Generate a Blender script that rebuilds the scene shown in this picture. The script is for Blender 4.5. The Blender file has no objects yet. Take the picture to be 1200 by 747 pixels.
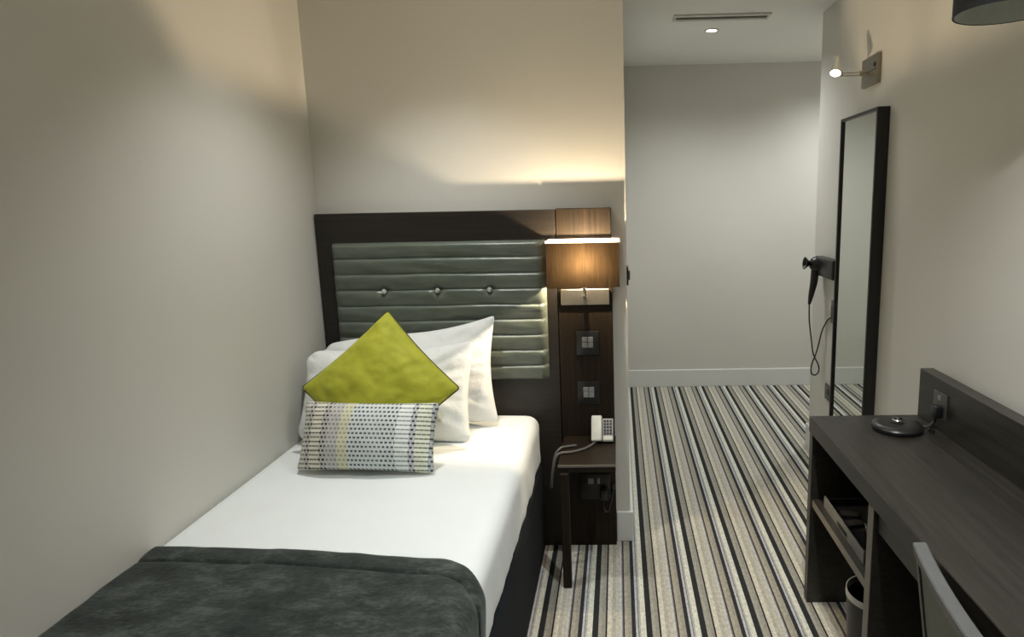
import bpy, bmesh, math, random
from mathutils import Vector, Matrix, noise

random.seed(4)
PI = math.pi
S = bpy.context.scene
COL = S.collection

# ------------------------------------------------------------------ camera
F, CX, CY = 740.28, 709.96, 360.38          # focal length and principal point in pixels of the 1200x747 frame
PITCH, YAW, ROLL = .168278, -.0212626, -.0202214
CAM_H = 1.55
fw = Vector((math.sin(YAW)*math.cos(PITCH), math.cos(YAW)*math.cos(PITCH), -math.sin(PITCH)))
rt = Vector((math.cos(YAW), -math.sin(YAW), 0))
up = rt.cross(fw)
r2 = rt*math.cos(ROLL) + up*math.sin(ROLL)
u2 = up*math.cos(ROLL) - rt*math.sin(ROLL)
cd = bpy.data.cameras.new('camera')
cd.sensor_fit = 'HORIZONTAL'; cd.sensor_width = 36; cd.lens = F/1200*36
cd.shift_x = (600-CX)/1200; cd.shift_y = (CY-373.5)/1200
cd.clip_start = .02
cam = bpy.data.objects.new('camera', cd); COL.objects.link(cam)
M = Matrix((r2, u2, -fw)).transposed().to_4x4(); M.translation = (0, 0, CAM_H)
cam.matrix_world = M
S.camera = cam

# ------------------------------------------------------------------ world, exposure
w = bpy.data.worlds.new('world'); S.world = w; w.use_nodes = True
w.node_tree.nodes['Background'].inputs[0].default_value = (.5, .55, .6, 1)
w.node_tree.nodes['Background'].inputs[1].default_value = .05
S.view_settings.view_transform = 'Standard'
S.view_settings.look = 'None'
S.view_settings.gamma = 1
S.view_settings.use_curve_mapping = False
S.view_settings.exposure = 0.24

DOWNLIGHT_W = 54       # each recessed downlight
ROOM_W = 100
CORRIDOR_W = 48
FILL_LAMP_W = 3.5    # added fill lamp, unseen behind the camera
BULB = 8200             # bedside bulb emission strength
SPOT_W = 3             # spotlight over the mirror

# ------------------------------------------------------------------ node helpers
MATS = {}
class NT:
    def __init__(self, name):
        m = bpy.data.materials.new(name); m.use_nodes = True
        self.m = m; self.t = m.node_tree; self.b = self.t.nodes['Principled BSDF']
        self.out = self.t.nodes['Material Output']
        MATS[name] = m
    def n(self, typ, **kw):
        x = self.t.nodes.new(typ)
        for k, v in kw.items(): setattr(x, k, v)
        return x
    def l(self, a, b): self.t.links.new(a, b)
    def val(self, x, i, v):
        if hasattr(v, 'links'): self.l(v, x.inputs[i])
        else: x.inputs[i].default_value = v
    def math(self, op, a, b=0.0, c=0.0):
        x = self.n('ShaderNodeMath', operation=op)
        self.val(x, 0, a); self.val(x, 1, b); self.val(x, 2, c)
        return x.outputs[0]
    def mix(self, f, a, b, mode='MIX'):
        x = self.n('ShaderNodeMix', data_type='RGBA', blend_type=mode)
        self.val(x, 0, f); self.val(x, 6, a); self.val(x, 7, b)
        return x.outputs[2]
    def coord(self, which='Object', scale=(1, 1, 1)):
        tc = self.n('ShaderNodeTexCoord'); mp = self.n('ShaderNodeMapping')
        mp.inputs['Scale'].default_value = scale
        self.l(tc.outputs[which], mp.inputs[0]); return mp.outputs[0]
    def noise(self, vec, scale, detail=3, rough=.5):
        x = self.n('ShaderNodeTexNoise'); self.l(vec, x.inputs['Vector'])
        x.inputs['Scale'].default_value = scale; x.inputs['Detail'].default_value = detail
        x.inputs['Roughness'].default_value = rough
        return x.outputs['Fac']
    def ramp(self, fac, stops, interp='LINEAR'):
        x = self.n('ShaderNodeValToRGB'); r = x.color_ramp; r.interpolation = interp
        while len(r.elements) < len(stops): r.elements.new(1)
        for e, (p, c) in zip(r.elements, stops): e.position = p; e.color = (*c[:3], 1)
        self.l(fac, x.inputs[0]); return x.outputs[0]
    def bump(self, h, strength, dist=.01):
        x = self.n('ShaderNodeBump'); x.inputs['Strength'].default_value = strength
        x.inputs['Distance'].default_value = dist
        self.l(h, x.inputs['Height']); self.l(x.outputs[0], self.b.inputs['Normal'])
    def set(self, **kw):
        for k, v in kw.items():
            s = self.b.inputs[k.replace('_', ' ')]
            if hasattr(v, 'links'): self.l(v, s)
            else: s.default_value = (*v, 1) if isinstance(v, tuple) and len(v) == 3 else v

def srgb(r, g, b):
    f = lambda c: c/12.92 if c <= .04045 else ((c+.055)/1.055)**2.4
    return (f(r/255), f(g/255), f(b/255))

def plain(name, col, rough=.5, metal=0., var=.06, nscale=30, bump=0., **kw):
    k = NT(name); v = k.coord()
    nz = k.noise(v, nscale, 3)
    a = tuple(c*(1-var) for c in col); b = tuple(min(1, c*(1+var)) for c in col)
    k.set(Base_Color=k.ramp(nz, [(.3, a), (.7, b)]), Roughness=rough, Metallic=metal, **kw)
    if bump: k.bump(nz, bump, .002)
    return k.m

def paint(name, col, rough=.7):
    k = NT(name); v = k.coord()
    big = k.noise(v, 1.3, 2); fine = k.noise(v, 240, 2)
    a = tuple(c*.97 for c in col); b = tuple(min(1, c*1.03) for c in col)
    k.set(Base_Color=k.ramp(big, [(.3, a), (.7, b)]), Roughness=rough)
    k.bump(fine, .12, .001)
    return k.m

def wood(name, dark, light, scale, rough=.42, spec=.5):
    k = NT(name); v = k.coord('Object', scale)
    g = k.noise(v, 1, 6, .65)
    v2 = k.coord('Object', tuple(s*3.1 for s in scale)); g2 = k.noise(v2, 1, 3, .5)
    f = k.math('ADD', k.math('MULTIPLY', g, .7), k.math('MULTIPLY', g2, .3))
    k.set(Base_Color=k.ramp(f, [(.33, dark), (.52, tuple((a+b)/2 for a, b in zip(dark, light))), (.68, light)]),
          Roughness=rough, Specular_IOR_Level=spec)
    k.bump(f, .12, .002)
    return k.m

paint('wall_paint', (.63, .617, .570))
paint('ceiling_paint', (.82, .82, .77))
paint('trim_paint', (.70, .71, .69), .4)
wood('wood_x', (.006, .005, .0042), (.024, .0175, .012), (2.5, 60, 90))
wood('wood_z', (.006, .0046, .0032), (.029, .019, .0105), (90, 60, 2.5), .5, .2)
wood('wood_desk', (.012, .0110, .0092), (.043, .038, .031), (70, 2.5, 90), .34)
plain('drawer_lit_wood', (.050, .052, .043), .5)  # dark wood apron, light falling on it put into the paler colour
plain('edge_band', (.16, .14, .115), .45)
plain('black_plastic', (.012, .012, .013), .35)
plain('dark_metal', (.035, .035, .035), .35, .6)
plain('frame_black', (.012, .011, .010), .35)
plain('chrome', (.78, .78, .76), .12, 1.)
plain('brushed_nickel', (.62, .57, .48), .32, 1.)
plain('aged_nickel', (.30, .28, .235), .38, 1.)
plain('grey_switch', (.22, .23, .23), .4)
plain('silver_plastic', (.62, .62, .55), .35)
plain('grey_cable', (.11, .105, .10), .5)
plain('key_grey', (.30, .30, .29), .5)
plain('divan_fabric', (.012, .015, .019), .9, 0, .3, 500, .3, Specular_IOR_Level=.2)
plain('shade_black', (.010, .012, .014), .7, 0, .2, 400)
plain('shade_lining', (.55, .58, .55), .7)
plain('chair_leather', (.070, .080, .060), .45, 0, .12, 60, .1)
plain('chair_rail', (.12, .124, .125), .45)
plain('bin_liner', (.40, .40, .37), .6)
plain('grille_white', (.60, .60, .55), .5)
plain('slot_dark', (.17, .168, .14), .7)
plain('tray_grey', (.20, .20, .185), .4)
plain('sachet', (.03, .03, .03), .2)
plain('wall_socket', (.10, .10, .09), .4, .4)
k = NT('mirror_glass'); kv = k.coord(); kn = k.noise(kv, 3, 1)
k.set(Base_Color=k.ramp(kn, [(0, (.80, .84, .80)), (1, (.84, .87, .84))]), Metallic=1., Roughness=.015)
k = NT('clear_glass'); k.set(Base_Color=(.9, .92, .92), Transmission_Weight=1., Roughness=.03, IOR=1.45)
k = NT('crystal'); k.set(Base_Color=(.80, .84, .82), Metallic=.7, Roughness=.08)

def emit(name, col, s):
    k = NT(name); k.set(Base_Color=(.8, .8, .8), Emission_Color=col, Emission_Strength=s); return k.m
emit('bulb_glow', (1., .79, .53), BULB)
emit('downlight_lens', (1., .97, .90), 14)
emit('spot_lens', (1., .97, .92), 14)
emit('fill_lens', (1., .96, .88), 3)

# carpet: stripes run with the corridor, one repeat 0.1975 m
k = NT('carpet')
tc = k.n('ShaderNodeTexCoord'); sx = k.n('ShaderNodeSeparateXYZ'); k.l(tc.outputs['Object'], sx.inputs[0])
wob = k.noise(k.coord('Object', (1, 60, 1)), 3, 2)
xx = k.math('ADD', sx.outputs[0], k.math('MULTIPLY', k.math('SUBTRACT', wob, .5), .0022))
fr = k.math('FRACT', k.math('DIVIDE', k.math('SUBTRACT', xx, .2777-20*.1975), .1975))
st = [(0, srgb(50, 51, 53)), (.108, srgb(170, 167, 156)), (.165, srgb(158, 155, 146)), (.24, srgb(40, 39, 39)), (.272, srgb(214, 210, 194)),
      (.36, srgb(184, 180, 168)), (.43, srgb(196, 192, 180)), (.515, srgb(200, 203, 200)), (.55, srgb(150, 147, 146)), (.567, srgb(70, 64, 68)),
      (.598, srgb(176, 170, 154)), (.66, srgb(164, 160, 148)), (.732, srgb(54, 54, 58)), (.805, srgb(196, 197, 200)), (.848, srgb(112, 112, 114)),
      (.866, srgb(180, 180, 176)), (.9, srgb(220, 220, 208))]
c = k.ramp(fr, st, 'CONSTANT')
pile = k.noise(k.coord('Object', (1, 1, 1)), 330, 2, .8)
pile2 = k.noise(k.coord('Object', (1, .6, 1)), 95, 2, .6)
pm = k.math('ADD', k.math('MULTIPLY', pile, .6), k.math('MULTIPLY', pile2, .4))
c2 = k.mix(1., c, k.ramp(pm, [(.34, (.55, .55, .55)), (.66, (1.22, 1.22, 1.22))]), 'MULTIPLY')
k.set(Base_Color=c2, Roughness=.95, Specular_IOR_Level=.1)
k.bump(pile, .6, .004)

# padded headboard leather, satin silver green
k = NT('pad_leather'); v = k.coord('Object', (6, 1, 30))
nz = k.noise(v, 1.5, 4); n2 = k.noise(k.coord(), 300, 2)
k.set(Base_Color=k.ramp(nz, [(.3, (.088, .106, .085)), (.7, (.130, .150, .122))]), Roughness=.34, Specular_IOR_Level=.6)
k.bump(k.math('ADD', nz, k.math('MULTIPLY', n2, .15)), .25, .006)

# bed linen
def linen(name, col, b=.35, sc=9):
    k = NT(name); v = k.coord('Object', (1, 1, 1))
    big = k.noise(v, sc, 4, .55); fine = k.noise(v, 500, 1)
    k.set(Base_Color=k.ramp(big, [(.3, tuple(x*.97 for x in col)), (.7, col)]), Roughness=.8, Sheen_Weight=.1)
    k.bump(k.math('ADD', big, k.math('MULTIPLY', fine, .03)), b, .02)
    return k.m
linen('white_sheet', (.775, .81, .815), .18, 6)
linen('white_pillow', (.79, .805, .80), .45, 11)

k = NT('velvet'); v = k.coord('Object', (1, 1.6, 1))
a = k.noise(v, 8.5, 7, .72); b = k.noise(k.coord('Object', (1, 2.2, 1)), 55, 4, .65); f = k.noise(k.coord(), 600, 1)
mm = k.math('ADD', k.math('MULTIPLY', a, .72), k.math('MULTIPLY', b, .28))
k.set(Base_Color=k.ramp(mm, [(.38, (.020, .027, .025)), (.5, (.055, .068, .062)), (.62, (.15, .172, .158))]),
      Roughness=.75, Sheen_Weight=.5, Sheen_Roughness=.4, Sheen_Tint=(.75, .85, .8))
k.bump(k.math('ADD', mm, k.math('MULTIPLY', f, .05)), .5, .012)

k = NT('lime_fabric'); v = k.coord('Object', (1, 1, 1))
a = k.noise(v, 14, 4, .5); f = k.noise(k.coord('Object', (400, 400, 900)), 1, 2)
k.set(Base_Color=k.ramp(a, [(.3, (.36, .37, .022)), (.7, (.46, .46, .040))]), Roughness=.66, Specular_IOR_Level=.3, Sheen_Weight=.3,
      Sheen_Tint=(.9, .9, .4))
k.bump(k.math('ADD', a, k.math('MULTIPLY', f, .12)), .4, .012)
plain('lime_piping', (.06, .065, .012), .6)

# woven cushion: rows of short floats whose look changes in bands across the width
k = NT('woven_fabric'); tc = k.n('ShaderNodeTexCoord'); sx = k.n('ShaderNodeSeparateXYZ'); k.l(tc.outputs['UV'], sx.inputs[0])
u, v = sx.outputs[0], sx.outputs[1]
row = k.math('MULTIPLY', v, 16.0); ri = k.math('FLOOR', row); rf = k.math('FRACT', row)
half = k.math('MULTIPLY', k.math('MODULO', ri, 2.0), .5)
dens = k.ramp(u, [(0, (.4,)*3), (.07, (1.,)*3), (.11, (.4,)*3), (.19, (1.,)*3), (.74, (.4,)*3), (.83, (1.,)*3), (.87, (.4,)*3), (.96, (1.,)*3)], 'CONSTANT')
colf = k.math('FRACT', k.math('ADD', k.math('MULTIPLY', k.math('MULTIPLY', u, 33.0), 1.0), half))
dx = k.math('ABSOLUTE', k.math('SUBTRACT', colf, .5)); dy = k.math('ABSOLUTE', k.math('SUBTRACT', rf, .5))
dot = k.math('MULTIPLY', k.math('LESS_THAN', dx, .30), k.math('LESS_THAN', dy, .23))
line = k.math('MULTIPLY', k.math('LESS_THAN', dy, .17), k.math('LESS_THAN', dx, .46))
iszl = k.math('LESS_THAN', dens, .7)
mask = k.math('ADD', k.math('MULTIPLY', iszl, line), k.math('MULTIPLY', k.math('SUBTRACT', 1.0, iszl), dot))
base = k.ramp(u, [(0, srgb(210, 207, 196)), (.07, srgb(190, 188, 182)), (.11, srgb(222, 219, 204)), (.19, srgb(190, 188, 182)), (.24, srgb(196, 194, 190)), (.33, srgb(212, 210, 184)),
                  (.40, srgb(212, 217, 216)), (.74, srgb(234, 238, 235)), (.83, srgb(194, 196, 200)), (.87, srgb(228, 231, 216)), (.96, srgb(180, 186, 188))], 'CONSTANT')
ink = k.ramp(u, [(0, srgb(128, 124, 116)), (.07, srgb(52, 50, 54)), (.11, srgb(112, 108, 92)), (.19, srgb(30, 29, 36)), (.24, srgb(140, 138, 138)), (.33, srgb(168, 166, 138)),
                 (.40, srgb(78, 90, 100)), (.52, srgb(104, 112, 116)), (.64, srgb(74, 84, 92)), (.74, srgb(150, 156, 158)), (.83, srgb(48, 48, 60)), (.87, srgb(122, 128, 100)), (.96, srgb(64, 70, 80))], 'CONSTANT')
k.set(Base_Color=k.mix(mask, base, ink), Roughness=.85)
k.bump(k.math('SUBTRACT', 1.0, mask), .4, .003)

# lamp shade: loosely woven brown fabric that lets light through
k = NT('shade_fabric'); v = k.coord('Object', (260, 260, 12)); g = k.noise(v, 1, 3, .6)
g2 = k.noise(k.coord('Object', (300, 300, 300)), 1, 2)
ff = k.math('ADD', k.math('MULTIPLY', g, .75), k.math('MULTIPLY', g2, .25))
c = k.ramp(ff, [(.3, (.004, .0025, .0012)), (.7, (.018, .011, .0052))])
k.set(Base_Color=c, Roughness=.8)
tr = k.n('ShaderNodeBsdfTranslucent'); k.l(c, tr.inputs[0])
mx = k.n('ShaderNodeMixShader'); mx.inputs[0].default_value = .5
k.l(k.b.outputs[0], mx.inputs[1]); k.l(tr.outputs[0], mx.inputs[2]); k.l(mx.outputs[0], k.out.inputs[0])
k = NT('shade_trim'); g = k.noise(k.coord(), 200, 2)
c = k.ramp(g, [(.3, (.85, .80, .72)), (.7, (.92, .88, .80))]); k.set(Base_Color=c, Roughness=.7)
tr = k.n('ShaderNodeBsdfTranslucent'); k.l(c, tr.inputs[0])
mx = k.n('ShaderNodeMixShader'); mx.inputs[0].default_value = .6
k.l(k.b.outputs[0], mx.inputs[1]); k.l(tr.outputs[0], mx.inputs[2]); k.l(mx.outputs[0], k.out.inputs[0])

# ------------------------------------------------------------------ mesh helpers (all in world metres)
def box(bm, x0, x1, y0, y1, z0, z1, bev=0, seg=2, rot=None):
    t = bmesh.new(); bmesh.ops.create_cube(t, size=1)
    for q in t.verts: q.co = Vector(((q.co.x+.5)*(x1-x0)+x0, (q.co.y+.5)*(y1-y0)+y0, (q.co.z+.5)*(z1-z0)+z0))
    if bev: bmesh.ops.bevel(t, geom=t.edges[:], offset=bev, segments=seg, profile=.5, affect='EDGES')
    if rot: bmesh.ops.transform(t, matrix=rot, verts=t.verts)
    join(bm, t); return bm
def join(bm, t):
    me = bpy.data.meshes.new('tmp'); t.to_mesh(me); t.free(); bm.from_mesh(me); bpy.data.meshes.remove(me)
def B(*a, **k): return box(bmesh.new(), *a, **k)
def frame_of(d):
    d = d.normalized(); a = Vector((0, 0, 1)) if abs(d.z) < .9 else Vector((1, 0, 0))
    n = d.cross(a).normalized(); return n, d.cross(n).normalized()
def tube(bm, pts, r, seg=10, cap=True):
    pts = [Vector(p) for p in pts]; rings = []; n = None
    for i, p in enumerate(pts):
        d = (pts[min(i+1, len(pts)-1)] - pts[max(i-1, 0)])
        d.normalize()
        if n is None: n, _ = frame_of(d)
        else: n = (n - d*n.dot(d)).normalized()
        b = d.cross(n)
        rr = r[i] if isinstance(r, (list, tuple)) else r
        rings.append([bm.verts.new(p + (n*math.cos(2*PI*j/seg) + b*math.sin(2*PI*j/seg))*rr) for j in range(seg)])
    for a, b in zip(rings, rings[1:]):
        for j in range(seg): bm.faces.new((a[j], a[(j+1) % seg], b[(j+1) % seg], b[j]))
    if cap: bm.faces.new(rings[0][::-1]); bm.faces.new(rings[-1])
    return bm
def T(pts, r, seg=10): return tube(bmesh.new(), pts, r, seg)
def curve(pts, n=8):
    pts = [Vector(p) for p in pts]; out = []
    P = [pts[0]*2-pts[1]] + pts + [pts[-1]*2-pts[-2]]
    for i in range(1, len(P)-2):
        for j in range(n):
            t = j/n; a, b, c, d = P[i-1:i+3]
            out.append(.5*((2*b)+(c-a)*t+(2*a-5*b+4*c-d)*t*t+(3*b-a-3*c+d)*t**3))
    return out + [pts[-1]]
def lathe(bm, prof, c, axis=(0, 0, 1), seg=32):
    """profile of (radius, height) pairs turned about axis through c"""
    ax = Vector(axis).normalized(); n, b = frame_of(ax); c = Vector(c); rings = []
    for r, h in prof:
        if r < 1e-6: rings.append([bm.verts.new(c+ax*h)])
        else: rings.append([bm.verts.new(c+ax*h+(n*math.cos(2*PI*j/seg)+b*math.sin(2*PI*j/seg))*r) for j in range(seg)])
    for a, d in zip(rings, rings[1:]):
        for j in range(seg):
            q = [a[j % len(a)], a[(j+1) % len(a)], d[(j+1) % len(d)], d[j % len(d)]]
            q = list(dict.fromkeys(q))
            if len(q) > 2: bm.faces.new(q)
    return bm
def LA(*a, **k): return lathe(bmesh.new(), *a, **k)

def obj(name, bm, mat, parent=None, smooth=False, label=None, angle=40):
    if parent is not None:
        loc = parent_world(parent)
        for q in bm.verts: q.co -= loc
    bmesh.ops.recalc_face_normals(bm, faces=bm.faces[:])
    me = bpy.data.meshes.new(name); bm.to_mesh(me); bm.free()
    if smooth:
        for p in me.polygons: p.use_smooth = True
        me.set_sharp_from_angle(angle=math.radians(angle))
    me.materials.append(MATS[mat])
    o = bpy.data.objects.new(name, me); COL.objects.link(o)
    if parent is not None: o.parent = parent
    if label: o['label'] = label
    return o
def parent_world(p):
    v = Vector((0, 0, 0))
    while p is not None: v += p.location; p = p.parent
    return v
def thing(name, label, cat, loc, group=None):
    o = bpy.data.objects.new(name, None); COL.objects.link(o); o.location = loc
    o.empty_display_size = .05
    return tag(o, label, cat, group)
def tag(o, label, cat, group=None):
    o['label'] = label; o['category'] = cat
    if group: o['group'] = group
    return o
def struct(name, bm, mat, label, cat, smooth=False):
    o = obj(name, bm, mat, smooth=smooth); o['kind'] = 'structure'; o['label'] = label; o['category'] = cat
    return o

# ------------------------------------------------------------------ the room
XL, XR, YB, YH, ZC, YN = -1.28, 1.175, 5.115, 2.70, 2.565, -1.3
XE, YE, XC = .035, 3.80, 2.3             # bed-head block edge, end of right wall, corridor end
struct('floor', B(XL-.1, XC+.1, YN-.1, YB+.1, -.1, 0), 'carpet', 'carpet with lengthwise cream, taupe and charcoal stripes', 'floor')
struct('ceiling', B(XL-.1, XC+.1, YN-.1, YB+.1, ZC, ZC+.1), 'ceiling_paint', 'flat off-white ceiling', 'ceiling')
struct('wall_left', B(XL-.1, XL, YN-.1, YH, 0, ZC), 'wall_paint', 'long beige wall along the left side of the bed', 'wall')
struct('wall_bedhead', B(XL-.1, XE, YH, YB, 0, ZC), 'wall_paint', 'beige wall behind the headboard, ending at the corridor', 'wall')
struct('wall_back', B(XL-.1, XC+.1, YB, YB+.1, 0, ZC), 'wall_paint', 'far grey wall closing the corridor', 'wall')
struct('wall_right', B(XR, XC, YN, YE, 0, ZC), 'wall_paint', 'beige wall on the right carrying the mirror', 'wall')
struct('wall_corridor', B(XC, XC+.1, YN-.1, YB, 0, ZC), 'wall_paint', 'corridor side wall past the corner of the mirror wall', 'wall')
struct('wall_front', B(XL, XC, YN-.1, YN, 0, ZC), 'wall_paint', 'wall opposite the corridor behind the viewer', 'wall')
def skirting(bm, x0, x1, y0, y1, h=.145):
    return box(bm, x0, x1, y0, y1, 0, h, .003, 1)
struct('baseboard_back', skirting(bmesh.new(), XE, XC, YB-.016, YB), 'trim_paint', 'white painted baseboard along the far corridor wall', 'baseboard')
struct('baseboard_corridor', skirting(bmesh.new(), XE, XE+.014, YH, YB-.016), 'trim_paint', 'white painted baseboard running down the corridor side of the wall end', 'baseboard')
struct('baseboard_bedhead', skirting(bmesh.new(), -.026, XE+.014, YH-.016, YH), 'trim_paint', 'short white painted baseboard at the wall end beside the headboard', 'baseboard')
struct('baseboard_corner', skirting(bmesh.new(), XR, XC, YE, YE+.015), 'trim_paint', 'white painted baseboard round the corner from the mirror', 'baseboard')
struct('baseboard_right', skirting(bmesh.new(), XR-.015, XR, 2.31, YE+.015), 'trim_paint', 'white painted baseboard below the mirror wall', 'baseboard')

# ------------------------------------------------------------------ ceiling fittings
def downlight(x, y, label, watts, size=105):
    t = thing('downlight', label, 'downlight', (x, y, ZC), 'recessed ceiling downlights')
    obj('trim_ring', LA([(.030, -.001), (.044, -.0005), (.044, -.006), (.040, -.009), (.031, -.006), (.030, -.001)], (x, y, ZC)), 'grille_white', t, True)
    obj('lens', LA([(0, -.0035), (.030, -.0035), (.030, -.001), (0, -.001)], (x, y, ZC)), 'downlight_lens', t, True)
    ld = bpy.data.lights.new('downlight_beam', 'SPOT'); ld.energy = watts; ld.spot_size = math.radians(size); ld.spot_blend = 1
    ld.shadow_soft_size = .03; ld.color = (.985, 1, .975)
    lo = bpy.data.objects.new('downlight_beam', ld); COL.objects.link(lo); lo.parent = t; lo.location = (0, 0, -.02)
    return t
downlight(.595, 4.11, 'lit recessed downlight in the corridor ceiling below the slot grille', CORRIDOR_W, 150)
downlight(1.75, 4.45, 'recessed ceiling downlight round the corner at the corridor end', CORRIDOR_W, 150)
downlight(-.68, 2.08, 'recessed ceiling downlight above the bed', DOWNLIGHT_W, 100)
downlight(.45, 1.25, 'recessed ceiling downlight above the striped carpet between bed and desk', ROOM_W, 110)
t = thing('fill_lamp', 'added round opal fill lamp, unseen behind the viewer', 'ceiling lamp', (-.1, -.2, ZC))  # unseen lamp added to lift the soft ambient light
obj('rim', LA([(.17, 0), (.18, 0), (.18, -.05), (.17, -.05), (.17, 0)], (-.1, -.2, ZC)), 'brushed_nickel', t, True)
obj('diffuser', LA([(.169, -.045), (.14, -.062), (.08, -.072), (0, -.076)], (-.1, -.2, ZC)), 'fill_lens', t, True)
ld = bpy.data.lights.new('fill_light', 'AREA'); ld.shape = 'DISK'; ld.size = .34; ld.energy = FILL_LAMP_W; ld.color = (.95, 1, .98)
lo = bpy.data.objects.new('fill_light', ld); COL.objects.link(lo); lo.parent = t; lo.location = (0, 0, -.085)

t = thing('ceiling_vent', 'long narrow slot air grille in the corridor ceiling', 'vent', (.608, 3.82, ZC))
for a in ((.335, .880, 3.765, 3.800), (.335, .880, 3.850, 3.885), (.335, .350, 3.800, 3.850), (.865, .880, 3.800, 3.850)):
    obj('frame_bar', B(a[0], a[1], a[2], a[3], ZC-.008, ZC), 'grille_white', t)
obj('slot', B(.350, .865, 3.800, 3.850, ZC-.003, ZC), 'slot_dark', t)
obj('deflector_blade', B(.350, .865, 3.812, 3.818, ZC-.010, ZC-.003), 'slot_dark', t)

# ------------------------------------------------------------------ headboard
YP = 2.655
t = thing('headboard', 'dark wood headboard with padded silver-grey panel against the beige wall', 'headboard', (-.65, 2.68, 0))
obj('main_board', B(-1.274, -.262, YP, YH-.001, .0, 1.516, .002, 1), 'wood_x', t)
col = obj('side_board', B(-.259, -.028, YP, YH-.001, .0, 1.519, .002, 1), 'wood_z', t)
# channelled pad
def pad():
    bm = bmesh.new(); x0, x1, z0, z1 = -1.210, -.306, .788, 1.392
    nx, nch, per = 90, 9, 12
    nz = nch*per; V = []
    btn = [(-.992, 1.187), (-.764, 1.187), (-.544, 1.187)]
    for i in range(nx+1):
        u = i/nx; x = x0+(x1-x0)*u; rowv = []
        for j in range(nz+1):
            q = j/nz; z = z0+(z1-z0)*q
            ph = (q*nch) % 1.0 if j < nz else 0
            bulge = .013*(ph**.75)*((1-ph)**.28)*1.6
            e = min(1, min(u, 1-u)*(x1-x0)/.030); ez = min(1, min(q, 1-q)*(z1-z0)/.015)
            edge = math.sqrt(max(0, 1-(1-e)**2))*math.sqrt(max(0, 1-(1-ez)**2))
            d = (.024 + bulge)*edge
            for bx, bz in btn: d -= .016*math.exp(-((x-bx)**2+(z-bz)**2)/(2*.014**2))
            d += .0035*noise.noise(Vector((x*7, z*26, 3))) * edge + .002*noise.noise(Vector((x*23, z*30, 9)))*edge
            z += .003*noise.noise(Vector((x*5, 1, round(q*nch)*3.1)))*edge
            rowv.append(bm.verts.new((x, YP+.001-max(0, d), z)))
        V.append(rowv)
    for i in range(nx):
        for j in range(nz): bm.faces.new((V[i][j], V[i+1][j], V[i+1][j+1], V[i][j+1]))
    loop = [V[i][0] for i in range(nx+1)] + [V[nx][j] for j in range(1, nz+1)] + [V[i][nz] for i in range(nx-1, -1, -1)] + [V[0][j] for j in range(nz-1, 0, -1)]
    bm.faces.new(loop)
    return bm
p = obj('padded_panel', pad(), 'pad_leather', t, True, 'silver-grey channelled padding with three crystal buttons', 80)
for bx in (-.992, -.764, -.544):
    obj('crystal_button', LA([(0, -.010), (.006, -.009), (.010, -.004), (.012, 0), (.010, .004), (0, .005)], (bx, YP-.030, 1.187), (0, 1, 0), 10), 'crystal', p)

# switch plates and sockets on the side board
def switch(z, label, x=-.138):
    s = thing('switch_plate', label, 'switch', (x, YP, z-.052), 'switches on the headboard side board')
    obj('plate', B(x-.049, x+.049, YP-.006, YP, z-.052, z+.052, .003, 2), 'dark_metal', s, True)
    for a, b in ((-1, -1), (-1, 1), (1, -1), (1, 1)):
        obj('rocker', B(x+a*.0122-.0115, x+a*.0122+.0115, YP-.011, YP-.006, z+.004+b*.0122-.0115, z+.004+b*.0122+.0115, .002, 1), 'grey_switch', s)
    return s
switch(.945, 'upper dark switch plate with grey rockers below the bedside lamp')
switch(.722, 'lower dark switch plate with grey rockers just above the telephone')
s = thing('power_socket', 'dark power socket with plugs under the bedside shelf', 'socket', (-.10, YP, .22))
obj('plate', B(-.19, -.050, YP-.006, YP, .225, .345, .003, 2), 'dark_metal', s, True)
obj('switch_rocker', B(-.152, -.126, YP-.011, YP-.006, .300, .328, .002, 1), 'grey_switch', s)
obj('switch_rocker', B(-.110, -.098, YP-.010, YP-.006, .300, .328, .002, 1), 'key_grey', s)
s = thing('plug', 'black plug hanging its cable in the socket below the bedside shelf', 'plug', (-.075, YP, .24))
obj('body', B(-.098, -.062, YP-.045, YP-.006, .235, .285, .006, 2), 'black_plastic', s, True)
obj('cable', T(curve([(-.08, YP-.03, .237), (-.085, YP-.04, .20), (-.065, YP-.045, .185), (-.055, YP-.04, .215), (-.042, YP-.02, .26), (-.037, YP-.012, .288)]), .0045, 8), 'black_plastic', s, True)
s = thing('cable_knob', 'small shiny knob on the edge of the board beside the plug', 'knob', (-.036, YP, .285))
obj('cap', LA([(0, -.028), (.008, -.026), (.011, -.02), (.011, -.006), (.007, 0), (0, 0)], (-.039, YP, .289), (0, 1, 0), 16), 'dark_metal', s, True)

# ------------------------------------------------------------------ bedside lamp
SX0, SX1, SY0, SY1, SZ0, SZ1 = -.287, .004, 2.500, 2.640, 1.207, 1.392
t = thing('wall_lamp', 'lit bedside wall lamp with rectangular brown fabric shade', 'lamp', (-.14, YP, 1.11))
obj('wall_plate', B(-.246, -.041, YP-.012, YP, 1.112, 1.180, .002, 1), 'brushed_nickel', t)
bm = T(curve([(-.142, YP-.012, 1.150), (-.142, YP-.045, 1.150), (-.142, YP-.072, 1.165), (-.142, YP-.078, 1.215)], 6), .008, 12)
obj('arm', bm, 'brushed_nickel', t, True)
obj('bulb_holder', T([(-.142, YP-.078, 1.212), (-.142, YP-.078, 1.2955)], .008, 16), 'brushed_nickel', t, True)
obj('bulb', LA([(0, .046), (.005, .0445), (.0085, .040), (.009, .034), (.0085, .028), (.005, .0235), (0, .022)], (-.142, YP-.078, 1.274), seg=20), 'bulb_glow', t, True)
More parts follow.
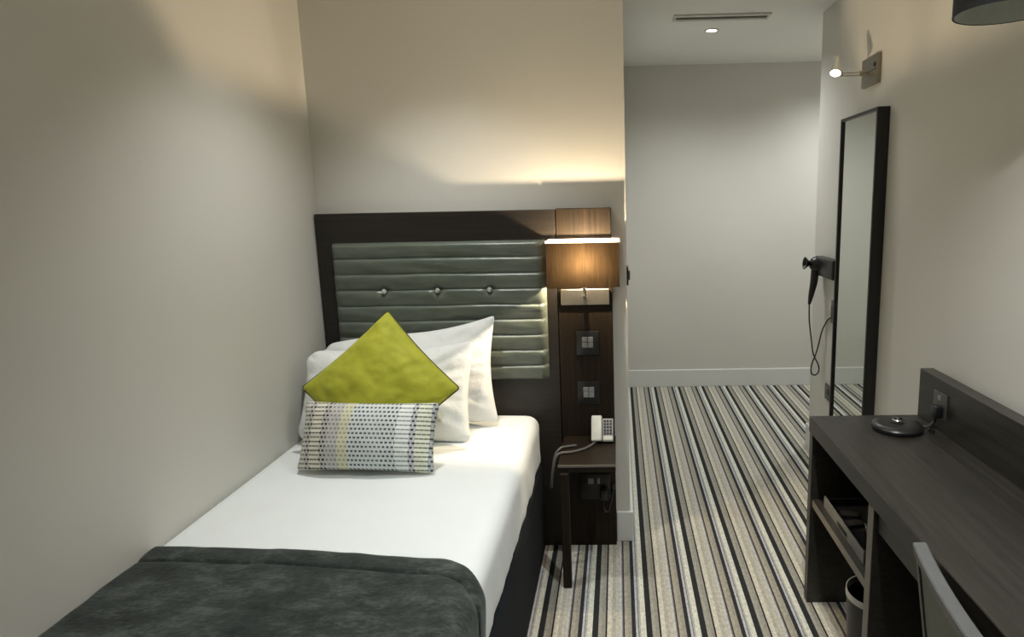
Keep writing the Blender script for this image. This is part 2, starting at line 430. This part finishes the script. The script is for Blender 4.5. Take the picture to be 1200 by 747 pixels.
def ring(x0, x1, y0, y1, z0, z1, w=.003):
    bm = bmesh.new()
    o = [(x0, y0), (x1, y0), (x1, y1), (x0, y1)]; i = [(x0+w, y0+w), (x1-w, y0+w), (x1-w, y1-w), (x0+w, y1-w)]
    vo = [[bm.verts.new((*q, z)) for q in o] for z in (z0, z1)]; vi = [[bm.verts.new((*q, z)) for q in i] for z in (z0, z1)]
    for j in range(4):
        n = (j+1) % 4
        bm.faces.new((vo[0][j], vo[0][n], vo[1][n], vo[1][j])); bm.faces.new((vi[0][n], vi[0][j], vi[1][j], vi[1][n]))
        bm.faces.new((vo[1][j], vo[1][n], vi[1][n], vi[1][j])); bm.faces.new((vo[0][n], vo[0][j], vi[0][j], vi[0][n]))
    return bm
def sheet_ring(x0, x1, y0, y1, z0, z1):
    bm = bmesh.new(); o = [(x0, y0), (x1, y0), (x1, y1), (x0, y1)]
    a, b = [[bm.verts.new((*q, z)) for q in o] for z in (z0, z1)]
    for j in range(4): bm.faces.new((a[j], a[(j+1) % 4], b[(j+1) % 4], b[j]))
    return bm
sh = obj('lamp_shade', sheet_ring(SX0, SX1, SY0, SY1, SZ0, SZ1-.007), 'shade_fabric', t)
obj('top_trim', sheet_ring(SX0-.0015, SX1+.0015, SY0-.0015, SY1+.0015, SZ1-.007, SZ1+.001), 'shade_trim', sh)
for z in (SZ0+.004, SZ1-.02):
    obj('shade_wire', T([(SX0+.003, YP-.078, z), (SX1-.003, YP-.078, z)], .0015, 6), 'dark_metal', sh, True)

# ------------------------------------------------------------------ bedside shelf, telephone, cables
t = thing('bedside_shelf', 'small dark wood bedside shelf on one flat leg', 'shelf', (-.14, 2.5, 0))
obj('shelf_top', B(-.252, -.024, 2.345, YP-.0005, .492, .523, .0015, 1), 'wood_z', t)
obj('edge_strip', B(-.252, -.024, 2.342, 2.3455, .514, .5232), 'edge_band', t, label='pale edge strip')
obj('leg', B(-.244, -.210, 2.330, 2.362, 0, .4925, .002, 1), 'wood_z', t)
t = thing('telephone', 'silver telephone with dark keypad standing on the bedside shelf', 'telephone', (-.078, 2.6, .523))
R = Matrix.Translation((-.078, 2.565, .5235)) @ Matrix.Rotation(math.radians(-34), 4, 'X')
obj('body', box(bmesh.new(), -.050, .046, -.005, .022, .006, .108, .004, 2, rot=R), 'black_plastic', t, True)
obj('base', B(-.128, -.030, 2.572, 2.648, .5235, .533, .003, 2), 'black_plastic', t, True)
hs = obj('handset', box(bmesh.new(), -.050, -.004, -.024, -.004, .006, .118, .007, 3, rot=R), 'silver_plastic', t, True)
kp = obj('keypad', box(bmesh.new(), -.002, .044, -.010, -.004, .006, .106, .003, 2, rot=R), 'key_grey', t, True)
bm = bmesh.new()
for i in range(3):
    for j in range(5):
        box(bm, .004+i*.0125, .013+i*.0125, -.014, -.009, .036+j*.0135, .0445+j*.0135, .001, 1, rot=R)
o = obj('keys', bm, 'black_plastic', kp); o['kind'] = 'stuff'
obj('label_strip', box(bmesh.new(), .001, .041, -.0125, -.009, .012, .030, .001, 1, rot=R), 'silver_plastic', kp)
t = tag(obj('telephone_cable', T(curve([(-.110, 2.566, .529), (-.150, 2.50, .529), (-.205, 2.46, .530), (-.248, 2.45, .530), (-.268, 2.44, .516), (-.284, 2.44, .45), (-.292, 2.45, .38)]), .0055, 8), 'grey_cable', None, True),
        'grey cable running from the telephone over the shelf edge', 'cable')
t = tag(obj('lamp_cable', T(curve([(-.190, 2.535, .529), (-.225, 2.52, .530), (-.255, 2.50, .530), (-.278, 2.49, .50), (-.292, 2.49, .42)]), .005, 8), 'grey_cable', None, True),
        'short grey cable end lying on the bedside shelf beside the longer one', 'cable')

# small switch on the corridor side of the wall end
s = thing('light_switch', 'small dark switch on the wall edge beside the bedside lamp', 'switch', (XE, 2.78, 1.18))
obj('plate', B(XE, XE+.008, 2.74, 2.82, 1.18, 1.26, .002, 1), 'dark_metal', s)
obj('rocker', B(XE+.008, XE+.016, 2.765, 2.795, 1.20, 1.24, .002, 1), 'grey_switch', s)

# ------------------------------------------------------------------ bed
def soft_box(x0, x1, y0, y1, z0, z1, r, step=.03, amp=0, sc=6, seed=0):
    bm = bmesh.new()
    nx, ny, nz = [max(2, round(q/step)) for q in (x1-x0, y1-y0, z1-z0)]
    def g(f, a, b):
        V = [[bm.verts.new(f(i/a, j/b)) for j in range(b+1)] for i in range(a+1)]
        for i in range(a):
            for j in range(b): bm.faces.new((V[i][j], V[i+1][j], V[i+1][j+1], V[i][j+1]))
    L = lambda a, b, q: a+(b-a)*q
    for z in (z0, z1): g(lambda u, v: (L(x0, x1, u), L(y0, y1, v), z), nx, ny)
    for y in (y0, y1): g(lambda u, v: (L(x0, x1, u), y, L(z0, z1, v)), nx, nz)
    for x in (x0, x1): g(lambda u, v: (x, L(y0, y1, u), L(z0, z1, v)), ny, nz)
    bmesh.ops.remove_doubles(bm, verts=bm.verts, dist=1e-5)
    for q in bm.verts:
        c = Vector((min(max(q.co.x, x0+r), x1-r), min(max(q.co.y, y0+r), y1-r), min(max(q.co.z, z0+r), z1-r)))
        d = q.co-c
        if d.length > 1e-9:
            n = d.normalized(); q.co = c+n*r
            if amp: q.co += n*amp*noise.noise(q.co*sc+Vector((seed, 0, 0)))
    return bm
BX0, BX1, BY0, BY1 = -1.276, -.347, .66, 2.640
t = thing('bed', 'single divan bed with white sheet beside the left wall', 'bed', (-.81, 1.65, 0))
obj('divan_base', soft_box(BX0+.01, BX1, BY0, BY1, .035, .405, .016, .04), 'divan_fabric', t, True, 'charcoal upholstered base', 60)
for x in (BX0+.1, BX1-.1):
    for y in (BY0+.1, BY1-.1): obj('leg', T([(x, y, 0), (x, y, .04)], .022, 12), 'black_plastic', t, True)
def mattress():
    bm = soft_box(BX0, BX1-.004, BY0, BY1, .395, .640, .055, .02, 0)
    for q in bm.verts:                                        # squarer where the bed is pushed against the wall
        dx_, dz_ = (BX0+.055-q.co.x)/.055, (q.co.z-.585)/.055
        if dx_ > 0 and dz_ > 0:
            f = math.hypot(dx_, dz_)/(dx_**5+dz_**5)**.2
            q.co.x = BX0+.055-dx_*.055*f; q.co.z = .585+dz_*.055*f
    for q in bm.verts:
        x, y, z = q.co
        if z > .6:                                            # soft crown and faint creases of the tucked sheet
            q.co.z += .010*math.sin(PI*(x-BX0)/(BX1-BX0))
            q.co.z += .003*noise.noise(Vector((x*5, y*3, 2)))
        if x > BX1-.05 and z < .62:                           # the hanging side: slanting pulls
            f = min(1, (.62-z)/.05)
            q.co.x += f*(.006*noise.noise(Vector((y*9+z*6, z*3, 7))) + .003*noise.noise(Vector((y*24+z*18, z*3, 1))))
    return bm
obj('sheeted_mattress', mattress(), 'white_sheet', t, True, 'white fitted sheet on the mattress', 80)

# dark throw over the foot half
def throw():
    bm = bmesh.new()
    top, r, off = .652, .06, .008
    xl, xr = BX0+.002, BX1+off
    path = []
    for a in range(0, 5): path.append((xl+.022-.022*math.cos(a*PI/8), top-.022+.022*math.sin(a*PI/8)))
    n = 46
    for i in range(1, n): path.append((xl+.022+(xr-r-xl-.022)*i/n, top))
    for a in range(0, 9): path.append((xr-r+r*math.sin(a*PI/16), top-r+r*math.cos(a*PI/16)))
    for i in range(1, 14): path.append((xr+.004*i/13, top-r-(.34)*i/13))
    ss = [0]
    path = [(p[0], p[1]) for p in path]
    for a, b in zip(path, path[1:]): ss.append(ss[-1]+math.hypot(a[0]-b[0], a[1]-b[1]))
    def back(i):
        x, z = path[i]
        u = (x-xl)/(xr-xl)
        yb = 1.560 - .075*min(1, u/.80)
        if u > .86: yb -= .085*((u-.86)/.14)**1.6
        drop = max(0, top-r-z)
        return yb - .16*drop
    st = [0, .004, .010] + [.02+.0105*i for i in range(4)] + [.058, .063, .067, .070, .073, .076, .079, .083, .089, .1] + [.12+.0215*i for i in range(38)]
    V = []
    for i, (x, z) in enumerate(path):
        yb = back(i); row = []
        L = yb-(BY0-.012)
        # outward normal
        a, b = path[max(0, i-1)], path[min(len(path)-1, i+1)]
        tx, tz = b[0]-a[0], b[1]-a[1]; l = math.hypot(tx, tz); nx_, nz_ = -tz/l, tx/l
        for s in st:
            s2 = s if s < .1 else .1+(s-.1)*(L-.1)/(st[-1]-.1)
            y = yb-s2
            crown = .010*math.sin(PI*min(1, max(0, (x-BX0)/(BX1-BX0)))) if z > top-.02 else 0
            d = .006*noise.noise(Vector((x*6, y*6, z*6)))*min(1, s2/.03) + .003*noise.noise(Vector((x*17, y*17, z*10)))
            d += .006*math.exp(-((s2-.0)/.02)**2)*0 - .007*math.exp(-((s2-.073)/.0045)**2) + .004*math.exp(-((s2-.035)/.03)**2)
            if s2 < .012: d -= .010*(1-s2/.012)**2
            row.append(bm.verts.new((x+nx_*max(d, -.008), y, z+nz_*max(d, -.008)+crown)))
        V.append(row)
    for i in range(len(path)-1):
        for j in range(len(st)-1): bm.faces.new((V[i][j], V[i+1][j], V[i+1][j+1], V[i][j+1]))
    # the throw falls over the foot end
    last = [V[i][-1] for i in range(len(path))]
    for kx in range(1, 10):
        new = [bm.verts.new((q.co.x, BY0-.012-.002*math.sin(kx), max(.30, q.co.z-.035*kx))) for q in [V[i][-1] for i in range(len(path))]]
        for i in range(len(path)-1):
            f = (last[i], last[i+1], new[i+1], new[i])
            try: bm.faces.new(f)
            except ValueError: pass
        last = new
    # give the cloth a thickness
    g = bmesh.ops.solidify(bm, geom=bm.faces[:], thickness=.006)
    return bm
tag(obj('bed_throw', throw(), 'velvet', None, True, None, 80), 'charcoal plush throw with a stitched hem across the foot of the bed', 'throw')

# ------------------------------------------------------------------ pillows and cushions
def pillow(w, h, th, n=44, pinch=.05, power=.46, wr=.006, sc=7, seed=0, M=Matrix(), rc=(.1, .1), uv=False, drop=None):
    bm = bmesh.new(); lay = bm.loops.layers.uv.new('UVMap') if uv else None
    F_, Bk = [], []; UV = {}
    for i in range(n+1):
        fr_, br_ = [], []
        u = -math.cos(PI*i/n)*.35 + (2*i/n-1)*.65
        for j in range(n+1):
            v = -math.cos(PI*j/n)*.35 + (2*j/n-1)*.65
            u0, v0 = u, v
            r_ = rc[0] if u < 0 else rc[1]; a_, b_ = (abs(u)-1+r_)/r_, (abs(v)-1+r_*w/h)/(r_*w/h)
            if a_ > 0 and b_ > 0:                                # rounded corners
                k_ = max(a_, b_)/math.hypot(a_, b_)
                u = math.copysign(1-r_+a_*k_*r_, u); v = math.copysign(1-r_*w/h+b_*k_*r_*w/h, v)
            x = w/2*u*(1-pinch*math.cos(v*PI/2)*abs(u)) ; z = h/2*v*(1-pinch*math.cos(u*PI/2)*abs(v))
            u, v = u0, v0
            t = th/2*max(0, (1-abs(u)**2.2)*(1-abs(v)**2.2))**power
            e = min(1, (1-max(abs(u), abs(v)))/.12)
            w1 = wr*noise.noise(Vector((x*sc+seed, z*sc, seed)))*e
            w1 += wr*.4*noise.noise(Vector((x*sc*2.7+seed, z*sc*2.7, seed+5)))*e
            # radial creases running in from the seams
            ang = math.atan2(v, u)
            w1 += wr*.55*noise.noise(Vector((math.cos(ang)*6+seed, math.sin(ang)*6, 4)))*e*min(1, max(abs(u), abs(v))*1.2)
            if drop: z -= drop(u, v)
            pf = Vector((x, -t-w1, z)); pb = Vector((x, t+w1*.6, z))
            if i in (0, n) or j in (0, n):
                q = bm.verts.new(Vector((x, 0, z))); a = b = q
            else: a, b = bm.verts.new(pf), bm.verts.new(pb)
            UV[a] = UV[b] = ((x/w+.5), (z/h+.5))
            fr_.append(a); br_.append(b)
        F_.append(fr_); Bk.append(br_)
    for i in range(n):
        for j in range(n):
            fa = bm.faces.new((F_[i][j], F_[i+1][j], F_[i+1][j+1], F_[i][j+1]))
            q = (Bk[i][j], Bk[i][j+1], Bk[i+1][j+1], Bk[i+1][j])
            fb = bm.faces.new(q) if len(set(q) - set(fa.verts)) else None
            for f in (fa, fb):
                if f and uv:
                    for lp in f.loops: lp[lay].uv = UV[lp.vert]
    edge = [F_[i][0].co.copy() for i in range(n)] + [F_[n][j].co.copy() for j in range(n)] + [F_[i][n].co.copy() for i in range(n, 0, -1)] + [F_[0][j].co.copy() for j in range(n, -1, -1)]
    bmesh.ops.transform(bm, matrix=M, verts=bm.verts)
    return bm, [M @ q for q in edge]
def pose(c, tilt, spin=0, turn=0):
    return Matrix.Translation(c) @ Matrix.Rotation(math.radians(turn), 4, 'Z') @ Matrix.Rotation(math.radians(-tilt), 4, 'X') @ Matrix.Rotation(math.radians(spin), 4, 'Y')

def sag(k_, l_): return lambda u, v: (k_*max(0, v)*(1-u*u) + l_*max(0, v)*max(0, -u)**2)
bm, e = pillow(.73, .44, .15, pinch=.07, power=.5, wr=.014, sc=6, seed=3, rc=(.16, .05), M=pose((-.872, 2.510, .862), 17, -2.5), drop=sag(.04, .085))
tag(obj('pillow', bm, 'white_pillow', None, True, None, 80), 'white pillow leaning on the padded headboard, behind the other pillow', 'pillow', 'white bed pillows')
bm, e = pillow(.68, .40, .15, pinch=.06, power=.5, wr=.014, sc=6, seed=11, rc=(.20, .09), M=pose((-.912, 2.360, .834), 24, .5), drop=sag(.03, .04))
tag(obj('pillow', bm, 'white_pillow', None, True, None, 80), 'white pillow in front of the other pillow, behind the lime cushion', 'pillow', 'white bed pillows')
t = thing('cushion', 'lime green square cushion standing on its corner', 'cushion', (-.873, 2.20, .645))
bm, e = pillow(.410, .410, .15, pinch=.05, power=.52, wr=.010, sc=16, seed=21, rc=(.055, .055), M=pose((-.872, 2.200, .893), 24, 45+1))
obj('cover', bm, 'lime_fabric', t, True, None, 80)
obj('piping', T(e, .0028, 6), 'lime_piping', t, True)
bm, e = pillow(.480, .234, .125, pinch=.045, power=.5, wr=.006, sc=12, seed=31, rc=(.06, .06), M=pose((-.866, 2.046, .767), 24, .5, -3), uv=True)
tag(obj('cushion', bm, 'woven_fabric', None, True, None, 80), 'oblong grey and white woven cushion in front of the lime one', 'cushion')

# ------------------------------------------------------------------ desk
DX0, DXB, DY1, DY0 = .703, 1.147, 2.264, .35
t = thing('desk', 'long dark wood desk with open shelf bay and raised back panel', 'desk', (.92, 1.3, 0))
obj('desk_top', B(DX0, 1.099, DY0, DY1, .682, .742, .0015, 1), 'wood_desk', t)
obj('back_panel', B(1.0995, DXB, DY0, DY1, 0, .920, .0015, 1), 'wood_desk', t)
obj('end_panel', B(DX0+.002, 1.099, DY1-.035, DY1-.001, 0, .6815, .001, 1), 'wood_desk', t)
obj('end_panel', B(DX0+.002, 1.099, DY0+.001, DY0+.035, 0, .6815, .001, 1), 'wood_desk', t)
obj('divider', B(DX0+.002, 1.099, 1.662, 1.702, 0, .6815, .001, 1), 'wood_desk', t)
obj('shelf', B(DX0+.010, 1.099, 1.7025, DY1-.0355, .398, .428, .001, 1), 'wood_desk', t)
obj('drawer_front', B(DX0+.016, DX0+.036, DY0+.036, 1.6615, .612, .6815, .001, 1), 'drawer_lit_wood', t)
# edge bandings slightly paler than the faces
bm = box(bmesh.new(), DX0-.0008, DX0+.0002, DY0, DY1, .684, .7405)
obj('edge_strip', bm, 'edge_dark' if 'edge_dark' in MATS else 'wood_desk', t)
obj('edge_strip', B(DX0+.0012, DX0+.0022, 1.664, 1.700, .001, .680), 'edge_band', t)
obj('edge_strip', B(DX0+.0092, DX0+.0102, 1.704, DY1-.037, .400, .4265), 'edge_band', t)

# kettle base with its plug and socket
t = thing('kettle_base', 'round black kettle power base on the desk top', 'kettle base', (.962, 2.118, .742))
obj('base', LA([(0, .0), (.076, 0), (.083, .004), (.084, .014), (.079, .021), (.065, .025), (.045, .026), (0, .026)], (.962, 2.118, .742), seg=40), 'black_plastic', t, True)
cn = obj('connector', LA([(.024, .025), (.024, .029), (.016, .031), (.014, .040), (.010, .044), (0, .044)], (.962, 2.118, .742), seg=24), 'black_plastic', t, True)
obj('contact_ring', LA([(.0165, .0312), (.0175, .034), (.0145, .0375), (.0143, .0312)], (.962, 2.118, .742), seg=24), 'chrome', cn, True)
obj('cord', T(curve([(1.043, 2.105, .752), (1.066, 2.092, .757), (1.066, 2.075, .748), (1.056, 2.082, .762), (1.072, 2.088, .778), (1.074, 2.082, .800)]), .005, 8), 'black_plastic', t, True)
obj('plug', B(1.066, 1.0935, 2.070, 2.108, .795, .835, .005, 2), 'black_plastic', t, True)
obj('cord_clip', LA([(0, 0), (.006, .001), (.0075, .005), (.005, .009), (0, .010)], (1.063, 2.098, .745), seg=12), 'chrome', t, True)
s = thing('desk_socket', 'dark metal power socket on the raised back panel of the desk', 'socket', (1.099, 2.10, .79))
obj('plate', B(1.0935, 1.0993, 2.058, 2.146, .790, .878, .002, 2), 'wall_socket', s, True)
obj('rocker', B(1.0905, 1.0936, 2.094, 2.110, .850, .866, .001, 1), 'grey_switch', s)

# tray with things for tea on the desk shelf
t = thing('tray', 'shallow grey tray on the shelf inside the desk', 'tray', (.85, 1.985, .428))
obj('bottom', B(.742, 1.02, 1.80, 2.165, .4285, .436, .002, 1), 'black_plastic', t)
fr_ = obj('front_wall', B(.736, .742, 1.796, 2.169, .4285, .470, .001, 1), 'tray_grey', t, label='pale grey front wall of the tray')
obj('handle_slot', B(.7350, .7362, 1.935, 2.025, .436, .452, .0004, 1), 'black_plastic', fr_)
for a in ((.742, 1.024, 1.796, 1.802), (.742, 1.024, 2.163, 2.169), (1.018, 1.024, 1.802, 2.163)):
    obj('side_wall', B(*a, .4285, .460, .001, 1), 'black_plastic', t)
for gx, gy, lb in ((.80, 1.875, 'clear drinking glass at the near end of the tray'), (.885, 1.96, 'clear drinking glass deeper in the tray')):
    tag(obj('drinking_glass', LA([(0, .0), (.026, 0), (.032, .085), (.030, .085), (.0245, .006), (0, .006)], (gx, gy, .4365), seg=24), 'clear_glass', None, True), lb, 'glass', 'drinking glasses on the tray')
for sx_, sy_, a, lb in ((.79, 2.02, 10, 'dark glossy sachet on the tray, nearest its front wall'), (.80, 2.085, -14, 'dark glossy sachet at the far corner of the tray'),
                        (.87, 2.045, 30, 'dark glossy sachet deepest inside the tray')):
    Rm = Matrix.Translation((sx_, sy_, .437)) @ Matrix.Rotation(math.radians(a), 4, 'Z')
    tag(obj('sachet', box(bmesh.new(), -.030, .030, -.018, .018, 0, .010, .004, 2, rot=Rm), 'sachet', None, True), lb, 'sachet', 'sachets on the tray')

# waste bin under the shelf
t = thing('waste_bin', 'dark round waste bin with pale liner rim under the desk shelf', 'bin', (.822, 1.885, 0))
obj('body', LA([(0, .003), (.080, 0), (.093, .272), (.091, .272), (.077, .008), (0, .008)], (.822, 1.885, 0), seg=36), 'dark_metal', t, True)
obj('liner_rim', LA([(.0890, .256), (.0915, .278), (.0945, .278), (.0945, .258), (.0930, .258)], (.822, 1.885, 0), seg=36), 'bin_liner', t, True)

# ------------------------------------------------------------------ chair, pushed in under the desk
t = thing('desk_chair', 'grey-green upholstered chair with pale top rail pushed under the desk', 'chair', (.83, 1.09, 0))
CY0, CY1 = .86, 1.325
def curved(z0, z1, d0, d1, lean=.05, n=16, inset=0, yy0=CY0, yy1=CY1):
    """slab along the chair back, bowed away from the desk"""
    bm = bmesh.new(); V = []
    for i in range(n+1):
        u = i/n; y = yy0+inset+(yy1-yy0-2*inset)*u
        q_ = (y-CY0)/(CY1-CY0)
        b = -.016*(1-(2*q_-1)**2) - .052*(1-q_)
        row = []
        for z, d in ((z0, d0), (z1, d0), (z1, d1), (z0, d1)):
            x = .655+b+d+lean*(.79-z)/.34
            row.append(bm.verts.new((x, y, z)))
        V.append(row)
    for a, c_ in zip(V, V[1:]):
        for j in range(4): bm.faces.new((a[j], a[(j+1) % 4], c_[(j+1) % 4], c_[j]))
    bm.faces.new(V[0]); bm.faces.new(V[-1][::-1])
    return bm
bm = curved(.750, .778, -.006, .026)
bmesh.ops.bevel(bm, geom=bm.edges[:], offset=.003, segments=1, affect='EDGES')
obj('top_rail', bm, 'chair_rail', t)
obj('backrest', curved(.50, .7615, .002, .022, inset=.030), 'chair_leather', t, True, None, 30)
for y0, y1 in ((CY0, CY0+.026), (CY1-.026, CY1)):
    obj('back_post', curved(.0, .7615, -.002, .024, yy0=y0, yy1=y1, n=1), 'chair_leather', t)
obj('seat', soft_box(.70, 1.07, CY0+.02, CY1-.02, .41, .475, .022, .03), 'chair_leather', t, True, None, 60)
for y in (CY0+.045, CY1-.045): obj('leg', T([(1.045, y, 0), (1.04, y, .412)], [.012, .017], 12), 'chair_rail', t, True)
obj('seat_rail', B(.715, 1.05, CY0+.035, CY1-.035, .385, .4115, .003, 1), 'chair_leather', t)

# ------------------------------------------------------------------ mirror
t = thing('wall_mirror', 'tall black-framed mirror hung on the right wall', 'mirror', (XR, 3.06, .22))
my0, my1, mz0, mz1, md = 2.825, 3.280, .24, 1.922, .055
fwid = .014
obj('glass', B(XR-md+.010, XR-.004, my0+.01, my1-.01, mz0+.01, mz1-.01), 'mirror_glass', t)
for a in ((my0, my0+fwid, mz0, mz1), (my1-fwid, my1, mz0, mz1), (my0+fwid, my1-fwid, mz1-fwid, mz1), (my0+fwid, my1-fwid, mz0, mz0+fwid)):
    obj('frame_bar', B(XR-md, XR-.001, a[0], a[1], a[2], a[3], .0015, 1), 'frame_black', t)

# ------------------------------------------------------------------ spotlight over the mirror
t = thing('wall_spotlight', 'lit chrome spotlight on a square plate above the mirror', 'lamp', (XR, 3.02, 2.04))
obj('wall_plate', B(XR-.022, XR-.001, 2.945, 3.120, 2.040, 2.166, .002, 1), 'aged_nickel', t)
obj('plate_groove', B(XR-.0228, XR-.0218, 2.945, 3.120, 2.098, 2.102), 'dark_metal', t)
obj('switch_button', LA([(0, -.006), (.009, -.006), (.011, 0)], (XR-.021, 2.965, 2.122), (1, 0, 0), 16), 'black_plastic', t, True)
obj('arm_collar', T([(XR-.022, 3.05, 2.098), (XR-.060, 3.05, 2.098)], .013, 16), 'brushed_nickel', t, True)
for z in (2.103, 2.091): obj('arm_rod', T([(XR-.058, 3.05, z), (1.03, 3.05, z)], .004, 10), 'chrome', t, True)
ax = Vector((-.25, -.45, -.86)).normalized(); hp = Vector((1.018, 3.055, 2.165))
hd = obj('spot_head', LA([(0, -.004), (.016, -.003), (.018, .03), (.019, .040), (.025, .068), (.026, .080), (.023, .080)], hp, ax, 24), 'chrome', t, True)
obj('lens', LA([(0, .079), (.023, .079), (.023, .076), (0, .076)], hp, ax, 24), 'spot_lens', hd, True)
obj('pivot', T([(1.035, 3.05, 2.085), (1.022, 3.05, 2.135)], .010, 12), 'brushed_nickel', t, True)
ld = bpy.data.lights.new('spot_beam', 'SPOT'); ld.energy = SPOT_W; ld.spot_size = math.radians(100); ld.spot_blend = 1; ld.shadow_soft_size = .025; ld.color = (1, .96, .88)
lo = bpy.data.objects.new('spot_beam', ld); COL.objects.link(lo); lo.parent = t
lo.location = hp+ax*.092-t.location; lo.rotation_euler = ax.to_track_quat('-Z', 'Y').to_euler()

# ------------------------------------------------------------------ drum wall lamp over the desk (unlit)
t = thing('drum_wall_lamp', 'unlit wall lamp with black drum shade over the desk', 'lamp', (XR, 1.723, 2.0))
c0 = (.995, 1.723, 2.0)
sh = obj('drum_shade', LA([(.1185, 0), (.1222, -.001), (.1222, .181), (.1185, .181)], c0, seg=64), 'shade_black', t, True)
obj('shade_lining', LA([(.1184, .0005), (.1184, .1805), (.1165, .1805), (.1165, .0005), (.1184, .0005)], c0, seg=64), 'shade_lining', sh, True)
for a in (0, PI/2):
    obj('shade_spoke', T([(.995-.117*math.cos(a), 1.723-.117*math.sin(a), 2.15+.003*a), (.995+.117*math.cos(a), 1.723+.117*math.sin(a), 2.15+.003*a)], .002, 6), 'chrome', sh, True)
obj('wall_plate', LA([(0, -.02), (.045, -.02), (.05, -.014), (.05, 0), (0, 0)], (XR, 1.723, 2.23), (1, 0, 0), 28), 'brushed_nickel', t, True)
obj('arm', T(curve([(XR-.018, 1.723, 2.23), (1.08, 1.723, 2.235), (1.01, 1.723, 2.225), (.995, 1.723, 2.19), (.995, 1.723, 2.11)]), .007, 12), 'brushed_nickel', t, True)
obj('bulb', LA([(0, -.075), (.018, -.070), (.027, -.050), (.024, -.028), (.013, 0), (0, 0)], (.995, 1.723, 2.12), seg=20), 'shade_lining', t, True)

# ------------------------------------------------------------------ hair dryer and small wall plates by the corner
DY = 3.61
t = thing('hair_dryer', 'black hair dryer in its holder beside the mirror', 'hair dryer', (XR, DY, 1.1))
obj('wall_holder', B(XR-.050, XR, 3.335, DY+.03, 1.105, 1.212, .010, 3), 'black_plastic', t, True)
c0 = Vector((XR-.030, DY, 1.165)); ax = Vector((-1, -.05, .10))
obj('barrel', LA([(0, -.03), (.036, -.03), (.046, -.012), (.047, .012), (.040, .034), (.028, .050), (.018, .056), (0, .056)], c0, ax, 28), 'black_plastic', t, True)
obj('nozzle', LA([(.013, .050), (.014, .060), (.036, .086), (.032, .086), (.010, .060)], c0, ax, 24), 'black_plastic', t, True)
obj('handle', T([(XR-.052, DY, 1.14), (XR-.058, DY, 1.06), (XR-.072, DY, .98), (XR-.080, DY, .935)], [.023, .021, .015, .008], 14), 'black_plastic', t, True)
cord = curve([(XR-.080, DY, .937), (XR-.076, DY, .84), (XR-.060, DY, .72), (XR-.046, DY, .64), (XR-.018, DY-.01, .575), (XR-.016, DY-.01, .535), (XR-.036, DY-.01, .515), (XR-.058, DY-.01, .530),
              (XR-.056, DY-.01, .58), (XR-.036, DY-.015, .645), (XR-.026, DY-.03, .71), (XR-.020, DY-.06, .79), (XR-.010, DY-.12, .865), (XR-.006, DY-.19, .895)])
obj('cord', T(cord, .0042, 8), 'black_plastic', t, True)
s = thing('outlet_box', 'small dark outlet on the wall beside the mirror, feeding the hair dryer cord', 'socket', (XR, 3.40, .86))
obj('box', B(XR-.014, XR, 3.375, 3.440, .86, .985, .003, 2), 'wall_socket', s, True)
obj('cover', B(XR-.017, XR-.0135, 3.385, 3.430, .88, .955, .002, 1), 'dark_metal', s)
s = thing('wall_socket', 'small dark socket plate low on the wall beside the mirror', 'socket', (XR, 3.46, .40))
obj('plate', B(XR-.010, XR, 3.395, 3.500, .41, .497, .002, 2), 'wall_socket', s, True)
obj('rocker', B(XR-.013, XR-.0095, 3.43, 3.46, .445, .475, .001, 1), 'dark_metal', s)
